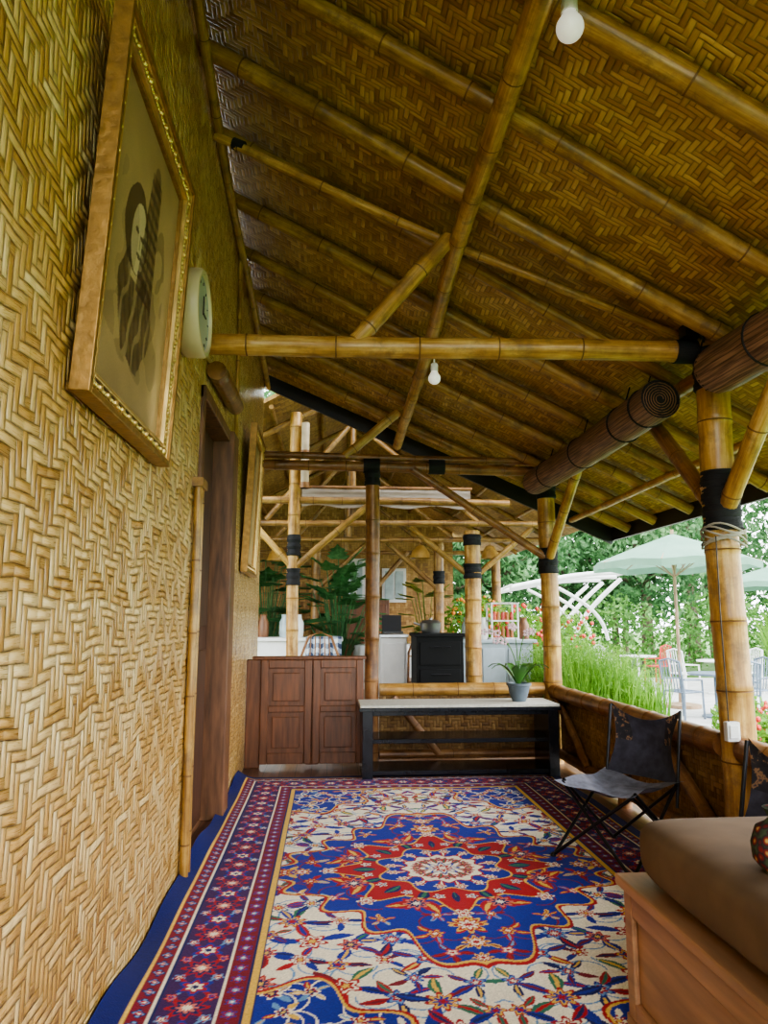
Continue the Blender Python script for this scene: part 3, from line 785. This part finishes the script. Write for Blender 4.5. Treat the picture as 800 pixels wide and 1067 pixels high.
for z_ in(.7,.35): vs+=[(.85+(.47+.035*math.sin(k*1.57))*math.cos(2*math.pi*k/nn),11.0+(.47+.035*math.sin(k*1.57))*math.sin(2*math.pi*k/nn),z_) for k in range(nn)]
mb.add(vs,[(i*nn+k,i*nn+(k+1)%nn,(i+1)*nn+(k+1)%nn,(i+1)*nn+k) for i in range(4) for k in range(nn)])
mb.tube([(.85,11,-.01),(.85,11,.97)],.05,12); mb.lathe((.85,11,-.01),[(0,0),(.3,0),(.3,.03),(.05,.08)],20)
mb.build('clothed_dining_table',[simple('white_tablecloth',(.78,.78,.78),.85,var=.05)],True)
mb=MB(); mb.box((.68,9.45,-.01),(1.02,9.95,1.12),0); mb.box((.66,9.43,1.12),(1.04,9.97,1.16),1); mb.box((.71,9.435,.1),(.99,9.45,1.05),0); mb.build('white_cabinet',[WHITE,simple('steel_top',(.5,.52,.55),.3,.7)],bevel=.01)
mb=MB(); mb.box((1.08,8.9,-.01),(1.66,9.5,1.14),0); mb.box((1.06,8.88,1.14),(1.68,9.52,1.18),0)
for k in range(3): mb.box((1.12,8.885,.14+.33*k),(1.62,8.9,.42+.33*k),0); 
for k in range(3): mb.tube([(1.25,8.87,.36+.33*k),(1.5,8.87,.36+.33*k)],.008,6,1)
mb.build('black_stove_cabinet',[simple('stove_black',(.004,.004,.005),.6,spec=.2),METAL],bevel=.008)
mb=MB(); mb.lathe((1.30,9.2,1.18),[(0,0),(.11,0),(.13,.05),(.13,.12),(.135,.13),(.1,.16),(.02,.17),(.02,.19),(0,.19)],24); mb.tube([(1.17,9.2,1.28),(1.08,9.2,1.31)],.012,8); mb.build('cooking_pot',[simple('pot_steel',(.25,.25,.25),.3,.8)],True)
mb=MB(); mb.box((.72,9.5,1.17),(.98,9.75,1.2)); mb.obox((.85,9.78,1.3),((1,0,0),(0,.25,1),(0,1,-.25)),(.13,.11,.008)); mb.build('laptop',[BLACK])
mb=MB(); mb.box((1.75,10.2,-.01),(2.9,10.7,1.02)); mb.box((1.7,10.15,1.02),(2.95,10.75,1.07)); 
for k in range(3): mb.box((1.8+.37*k,10.18,.1),(2.12+.37*k,10.2,.95))
mb.build('kitchen_counter',[simple('pale_blue_paint',(.36,.43,.48),.5,var=.08)],bevel=.01)
# glass display case standing on the kitchen counter
mb=MB()
cx_,cy_,cz_=2.52,10.42,1.072
for sx in(-.19,.19):
    for sy in(-.16,.16): mb.box((cx_+sx-.012,cy_+sy-.012,cz_),(cx_+sx+.012,cy_+sy+.012,cz_+.52),0)
for z_ in(0,.25,.50): mb.box((cx_-.2,cy_-.17,cz_+z_),(cx_+.2,cy_+.17,cz_+z_+.02),0)
for k in range(5):
    mb.lathe((cx_-.13+.065*k,cy_-.03,cz_+.02),[(0,0),(.024,0),(.024,.11),(.012,.14),(.012,.17),(0,.17)],10,1+k%2)
    mb.lathe((cx_-.13+.065*k,cy_-.03,cz_+.27),[(0,0),(.026,0),(.026,.09),(.014,.12),(0,.12)],10,1+(k+1)%2)
mb.build('display_case',[WHITE,simple('bottle_amber',(.35,.12,.03),.3),simple('bottle_red',(.4,.04,.03),.3)])
for nm,x,y,z,mm in(('water_jug',2.0,10.4,1.07,GL),('storage_jar',2.22,10.4,1.07,WHITE),('storage_jar',2.84,10.45,1.07,WOOD),('storage_jar',-.9,10.2,1.11,WOOD),('water_jug',-.6,10.2,1.11,GL),('storage_jar',-.42,10.15,1.11,WHITE)):
    mb=MB(); mb.lathe((x,y,z),[(0,0),(.07,0),(.08,.05),(.08,.2),(.05,.26),(.05,.3),(.055,.31),(0,.31)],18); mb.build(nm,[mm],True)
for (x,y,z,r) in((1.35,10.6,2.25,.16),(-.75,10.6,2.2,.16),(2.4,10.6,2.25,.14)):
    mb=MB(); mb.lathe((x,y,z),[(.02,.2),(.06,.19),(r*.8,.1),(r,0),(r*.97,0),(r*.77,.09),(.05,.18)],20); mb.tube([(x,y,z+.19),(x,y,2.56)],.006,6); mb.build('wicker_pendant_lamp',[BAMR],True)

# ---------------------------------------------------------------- foliage
def leafmat(name,d,m,l,ns=1.5,tf=.45):
    t=NT(name); f=t.noise(t.obj(),ns,4,.7); w=t.noise(t.obj(),14,1)
    c=t.ramp(t.m('ADD',t.m('MULTIPLY',f,.6),t.m('MULTIPLY',w,.4)),[(.33,d),(.5,m),(.68,l)])
    t.fin(c,.55); t.translucent(c,tf); return t.mat
LT=leafmat('tree_leaves',(.02,.075,.025),(.08,.20,.07),(.26,.44,.20),.5)
LB=leafmat('bush_leaves',(.06,.17,.02),(.17,.35,.045),(.34,.54,.11),1.2)
LD=leafmat('dark_leaves',(.01,.05,.012),(.03,.11,.025),(.08,.2,.05),2)
BARK=simple('bark',(.18,.14,.10),.9,ns=12,bump=.5)
def leaves(mb,blobs,n,size,mat,up=.3,asp=2.2):
    w=np.array([b[1]**2 for b in blobs]); w=w/w.sum()
    for _ in range(n):
        b=blobs[rng.choice(len(blobs),p=w)]; d=V(rng.randn(3)).normalized(); p=V(b[0])+d*b[1]*(.6+.45*rng.rand())
        a=V(rng.randn(3)); a.z-=up; a.normalize(); c=a.cross(V(rng.randn(3))).normalized()
        s=size*(.6+.8*rng.rand())
        mb.add([p-a*s*.5,p+c*s/asp*.5,p+a*s*.5,p-c*s/asp*.5],[(0,1,2,3)],mat)
meshes=[]
for v in range(2):
    mb=MB(); H=7+v*2
    mb.tube([(0,0,0),(.1,.1,H*.35),(-.1,.2,H*.6)],[.22,.17,.1],10,1)
    bl=[]
    for k in range(12):
        a=k*2.4; rr=.4+2.1*rng.rand(); zz=H*(.28+.67*rng.rand()); bl.append(((rr*math.cos(a),rr*math.sin(a),zz),1.1+.8*rng.rand()))
        mb.tube([(0,.1,H*.4),(rr*math.cos(a)*.6,rr*math.sin(a)*.6,zz-.3),bl[-1][0]],[.08,.05,.02],6,1)
    leaves(mb,bl,5200,.27,0)
    o=mb.build('garden_tree',[LT,BARK]); meshes.append(o.data); o.location=(5.5+3*v,24+2*v,-.3); 
tp=[(11,24.5),(14,27),(9,28),(17,24.5),(3.2,23.5),(12.5,31),(17,31),(6.5,31),(.5,26),(20,27),(4,34),(9.5,36),(22,23),(-2,30),(15,36)]
for k,(x,y) in enumerate(tp):
    o=bpy.data.objects.new('garden_tree',meshes[k%2]); scene.collection.objects.link(o); o.location=(x,y,-.3); o.rotation_euler=(0,0,k*1.3); s=1+.25*math.sin(k*2.1); o.scale=(s,s,s*(1.0+.12*math.cos(k)))
mb=MB(); bl=[((x,21.3+.4*math.sin(x),.9+.4*math.sin(x*1.7)),.9+.2*math.sin(x*2.3)) for x in np.arange(1.5,26,.7)]
leaves(mb,bl,11000,.2,0); mb.build('garden_hedge',[leafmat('hedge_leaves',(.03,.10,.02),(.10,.24,.05),(.24,.42,.12))])
mb=MB()
for _ in range(3600):
    x=rng.uniform(2.75,3.95); y=rng.uniform(8.3,10.0); h=rng.uniform(.75,1.4)*(1 if x<3.6 else .8); a=rng.uniform(0,6.28); l=rng.uniform(.05,.3)
    d=V((math.cos(a),math.sin(a),0)); p0=V((x,y,-.3)); p1=p0+V((0,0,h*.65))+d*l*.3; p2=p0+V((0,0,h))+d*l; w=V((-d.y,d.x,0))*.009
    mb.add([p0-w,p0+w,p1+w,p1-w,p2],[(0,1,2,3),(3,2,4)],0)
leaves(mb,[((x,y,.65),.42) for x in np.arange(2.95,3.8,.3) for y in(8.6,9.3,9.8)],8000,.05,0,asp=4)
mb.build('feathery_shrub',[LB])
PET=[simple('red_petals',(.6,.06,.05),.6),simple('pink_petals',(.75,.25,.35),.6),simple('orange_petals',(.8,.25,.05),.6)]
for n_,(px,py,pz,rr,pm) in enumerate(((5.6,9.8,-.05,.32,0),(5.0,8.2,-.05,.32,0),(6.3,9.0,-.05,.3,1),(3.0,12.0,1.15,.45,0),(2.35,12.1,1.3,.45,2),(3.9,12.3,1.0,.5,0))):
    mb=MB()
    leaves(mb,[((px,py,pz),rr),((px+.3,py+.1,pz+.1),rr*.8),((px+.1,py,pz-rr*.8),rr*.8)],1300,.09,0)
    mb.tube([(px,py,-.3 if n_<3 or px>3.6 else -.01),(px,py,pz)],.03,6,2)
    for k in range(40):
        a=rng.uniform(0,6.28); q=rng.uniform(.5,1.1)*rr; mb.ball((px+.1+q*math.cos(a),py+q*math.sin(a)-.1,pz+rng.uniform(-.2,rr)),.034,1,6,4)
    mb.build('flowering_bush',[LB,PET[pm],BARK])
def bigplant(name,x,y,z0,n,R_,mat,h=1.0,L0=.32):
    mb=MB(); mb.lathe((x,y,z0),[(0,0),(.16,0),(.21,.32),(.23,.34),(.2,.34),(0,.3)],20,1)
    for k in range(n):
        a=k*2.4; q=.25+.75*rng.rand(); e=V((x+R_*q*math.cos(a),y+R_*q*math.sin(a),z0+.3+h*(.4+.75*rng.rand())))
        b=V((x,y,z0+.3)); m=(b+e)/2+V((0,0,.15)); mb.tube([b,m,e],.008,5,0)
        d=(e-b); d.z*=.2; d.normalize(); d.z-=.6; d.normalize(); w=d.cross(V((0,0,1))).normalized(); L_=L0; nn=d.cross(w); sw=L0/.32
        pts=[e]; 
        for s in(1,-1):
            for q2,ww in((.05,.1),(.3,.16),(.38,.08),(.5,.15),(.58,.07),(.72,.11),(.8,.05)): pts.append(e+d*L_*q2+w*s*ww*sw+nn*.02)
        pts.append(e+d*L_)
        for s in range(2):
            idx=[0]+[1+s*7+i for i in range(7)]+[15]
            for i in range(1,len(idx)-1): mb.add([pts[0],pts[idx[i]],pts[idx[i+1]]],[(0,1,2)],0)
    mb.build(name,[mat,WHITE])
LM=leafmat('monstera_leaves',(.03,.12,.04),(.08,.24,.08),(.18,.40,.16),2)
bigplant('potted_monstera',.15,10.95,-.01,70,.5,LM,1.75,.36)
bigplant('potted_monstera',-1.0,12.0,-.01,60,.65,LM,1.8,.42)
bigplant('potted_croton',1.75,12.6,-.01,30,.5,leafmat('croton',(.05,.12,.02),(.15,.22,.04),(.4,.35,.05)),1.5)
for k,(x,y,s) in enumerate(((4.6,11.2,.55),(10.6,16.5,.9),(4.2,13.6,.7),(12,18.0,1.1))):
    mb=MB()
    for j in range(26):
        a=j*2.4; L_=s*(.8+.5*rng.rand()); d=V((math.cos(a),math.sin(a),0)); w=V((-d.y,d.x,0)); el=.5+.9*rng.rand()
        pts=[]
        for i in range(6):
            q=i/5; p=V((x,y,-.3))+d*L_*q*math.cos(el*.6)+V((0,0,L_*1.7*math.sin(q*1.9)*math.sin(el)+.02)); ww=.07*s*math.sin(math.pi*min(1,.12+q*.86)); pts+=[p-w*ww,p+w*ww]
        mb.add(pts,[(2*i,2*i+1,2*i+3,2*i+2) for i in range(5)],0)
    mb.build('garden_agave_plant',[LB])

t=NT('garden_ground'); s_=t.sep(t.obj()); nz=t.noise(t.obj(),.35,3)
edge=t.m('ADD',s_[1],t.m('MULTIPLY',nz,1.2))
pav=t.m('MULTIPLY',t.m('GREATER_THAN',edge,10.6),t.m('LESS_THAN',edge,21.0))
gr=t.ramp(t.noise(t.obj(),6,4),[(.3,(.04,.11,.02)),(.7,(.14,.27,.05))]); pv=t.ramp(t.noise(t.obj(),3,4),[(.3,(.40,.39,.37)),(.7,(.54,.53,.51))])
t.fin(t.mix(pav,gr,pv),.9)
mb=MB(); mb.add([(-60,-40,-.3),(80,-40,-.3),(80,90,-.3),(-60,90,-.3)],[(0,1,2,3)]); mb.build('ground',[t.mat])

# umbrellas
CAN=NT('umbrella_canvas'); c=CAN.ramp(CAN.noise(CAN.obj(),2),[(.3,(.17,.31,.23)),(.7,(.22,.37,.28))]); CAN.fin(c,.8,spec=.2); CAN.translucent(c,.3)
def umbrella(x,y,R_,zt,zb):
    mb=MB(); mb.tube([(x,y,-.3),(x,y,zt+.08)],.03,10,1); mb.lathe((x,y,-.3),[(0,0),(.35,0),(.35,.06),(.06,.1),(.05,.35),(0,.35)],16,1)
    n=8; top=V((x,y,zt)); ring=[V((x+R_*math.cos(2*math.pi*k/n+.2),y+R_*math.sin(2*math.pi*k/n+.2),zb)) for k in range(n)]
    for k in range(n):
        a,b=ring[k],ring[(k+1)%n]; m=(a+b)/2+V((0,0,.05)); m2=(top*.5+a*.5)+V((0,0,.03)); m3=(top*.5+b*.5)+V((0,0,.03))
        mb.add([top,m2,m3,a,m,b,a-V((0,0,.13)),m-V((0,0,.13)),b-V((0,0,.13))],[(0,1,2),(1,3,4),(1,4,2),(2,4,5),(3,6,7,4),(4,7,8,5)],0)
        mb.tube([top-V((0,0,.02)),m2-V((0,0,.03)),a],.012,6,1); mb.tube([V((x,y,zb-.25)),m2-V((0,0,.03))],.01,6,1)
    mb.build('patio_umbrella',[CAN.mat,simple('umbrella_pole',(.3,.2,.12),.5)])
umbrella(6.72,13.6,1.55,3.02,2.42); umbrella(11.2,17.0,1.7,2.75,2.2)
# curved white pergola
mb=MB()
for k in range(3):
    y=15.8+1.6*k; x=5.2+.2*k
    mb.tube([(x+1.35*q-.35*math.sin(math.pi*q),y,-.3+2.55*q**.8) for q in np.linspace(0,1,12)],.05,8)
    mb.tube([(x+1.0-1.3*q+.3*math.sin(math.pi*q),y,.9+1.25*q**.9) for q in np.linspace(0,1,10)],.04,8)
    mb.tube([(x-1.2+2.9*q,y,2.05+.35*math.sin(math.pi*q*.55)) for q in np.linspace(0,1,12)],.055,8)
for q in(0,.35,.7,1.0): mb.tube([(5.2-1.2+2.9*q,15.6,2.1+.35*math.sin(math.pi*q*.55)),(5.7-1.2+2.9*q,19.2,2.1+.35*math.sin(math.pi*q*.55))],.03,8)
mb.build('white_arch_pergola',[WHITE],True)
IR=simple('wrought_iron',(.16,.20,.26),.5,.3)
def iron_chair(x,y,a,mat=IR):
    M=Matrix.Translation((x,y,-.3))@Matrix.Rotation(a,4,'Z'); w=lambda p:M@V(p); mb=MB(); r=.018
    for sx in(-.22,.22):
        mb.tube([w((sx,-.22,0)),w((sx,-.2,.45)),w((sx*.95,-.27,.95))],r,6); mb.tube([w((sx,.24,0)),w((sx,.22,.64)),w((sx,-.2,.66))],r,6)
    mb.tube([w((-.21,-.27,.95)),w((0,-.28,1.0)),w((.21,-.27,.95))],r,6)
    for k in range(6): mb.tube([w((-.16+.064*k,-.2,.45)),w((-.16+.064*k,-.27,.97))],.010,5)
    for k in range(8): mb.tube([w((-.22,-.2+.06*k,.45)),w((.22,-.2+.06*k,.45))],.012,5)
    mb.tube([w((-.22,-.2,.45)),w((-.22,.22,.45))],r,6); mb.tube([w((.22,-.2,.45)),w((.22,.22,.45))],r,6)
    mb.build('iron_patio_chair',[mat],True)
def patio_table(x,y,mat):
    mb=MB(); mb.lathe((x,y,-.3),[(0,0),(.25,0),(.25,.03),(.03,.06),(.03,.7),(.45,.71),(.45,.74),(0,.74)],24); mb.build('patio_table',[mat],True)
iron_chair(6.0,12.1,-1.2); iron_chair(7.35,12.3,1.7); iron_chair(6.6,11.4,.1); patio_table(6.65,12.2,IR)
WP=simple('white_plastic',(.7,.7,.68),.5,var=.05)
iron_chair(8.0,16.0,-1.2,WP); iron_chair(9.6,16.2,1.7,WP); patio_table(8.8,16.0,WP); patio_table(7.9,18.2,WP); iron_chair(7.2,18.4,-1.3,WP)
iron_chair(8.6,18.6,.5,simple('red_plastic',(.55,.05,.04),.4))

# ---------------------------------------------------------------- world, camera
w=bpy.data.worlds.new('World'); scene.world=w; w.use_nodes=True; nt=w.node_tree
bg=nt.nodes['Background']; tc=nt.nodes.new('ShaderNodeTexCoord'); sp=nt.nodes.new('ShaderNodeSeparateXYZ'); nt.links.new(tc.outputs['Generated'],sp.inputs[0])
rp=nt.nodes.new('ShaderNodeValToRGB'); rp.color_ramp.elements[0].position=.0; rp.color_ramp.elements[0].color=(.92,.98,1,1); rp.color_ramp.elements[1].position=.7; rp.color_ramp.elements[1].color=(.90,.95,1,1)
nt.links.new(sp.outputs[2],rp.inputs[0]); nt.links.new(rp.outputs[0],bg.inputs[0]); bg.inputs[1].default_value=6.0
sun=bpy.data.lights.new('sun','SUN'); sun.energy=2.5; sun.angle=.6; sun.color=(1,.96,.88); so=bpy.data.objects.new('sun',sun); scene.collection.objects.link(so)
so.rotation_euler=V((-.95,.25,-.62)).to_track_quat('-Z','Y').to_euler()
scene.view_settings.exposure=.40
try: scene.view_settings.look='AgX - Medium High Contrast'
except Exception: pass

cam=bpy.data.cameras.new('camera'); co_=bpy.data.objects.new('camera',cam); scene.collection.objects.link(co_)
cam.sensor_fit='VERTICAL'; cam.sensor_height=36; cam.lens=750/1067*36; cam.clip_start=.05; cam.clip_end=300
ps,th=math.radians(4.37),math.radians(8.5)
fw=V((math.sin(ps)*math.cos(th),math.cos(ps)*math.cos(th),math.sin(th)))
co_.location=(0,0,1.35); co_.rotation_euler=fw.to_track_quat('-Z','Y').to_euler()
scene.camera=co_
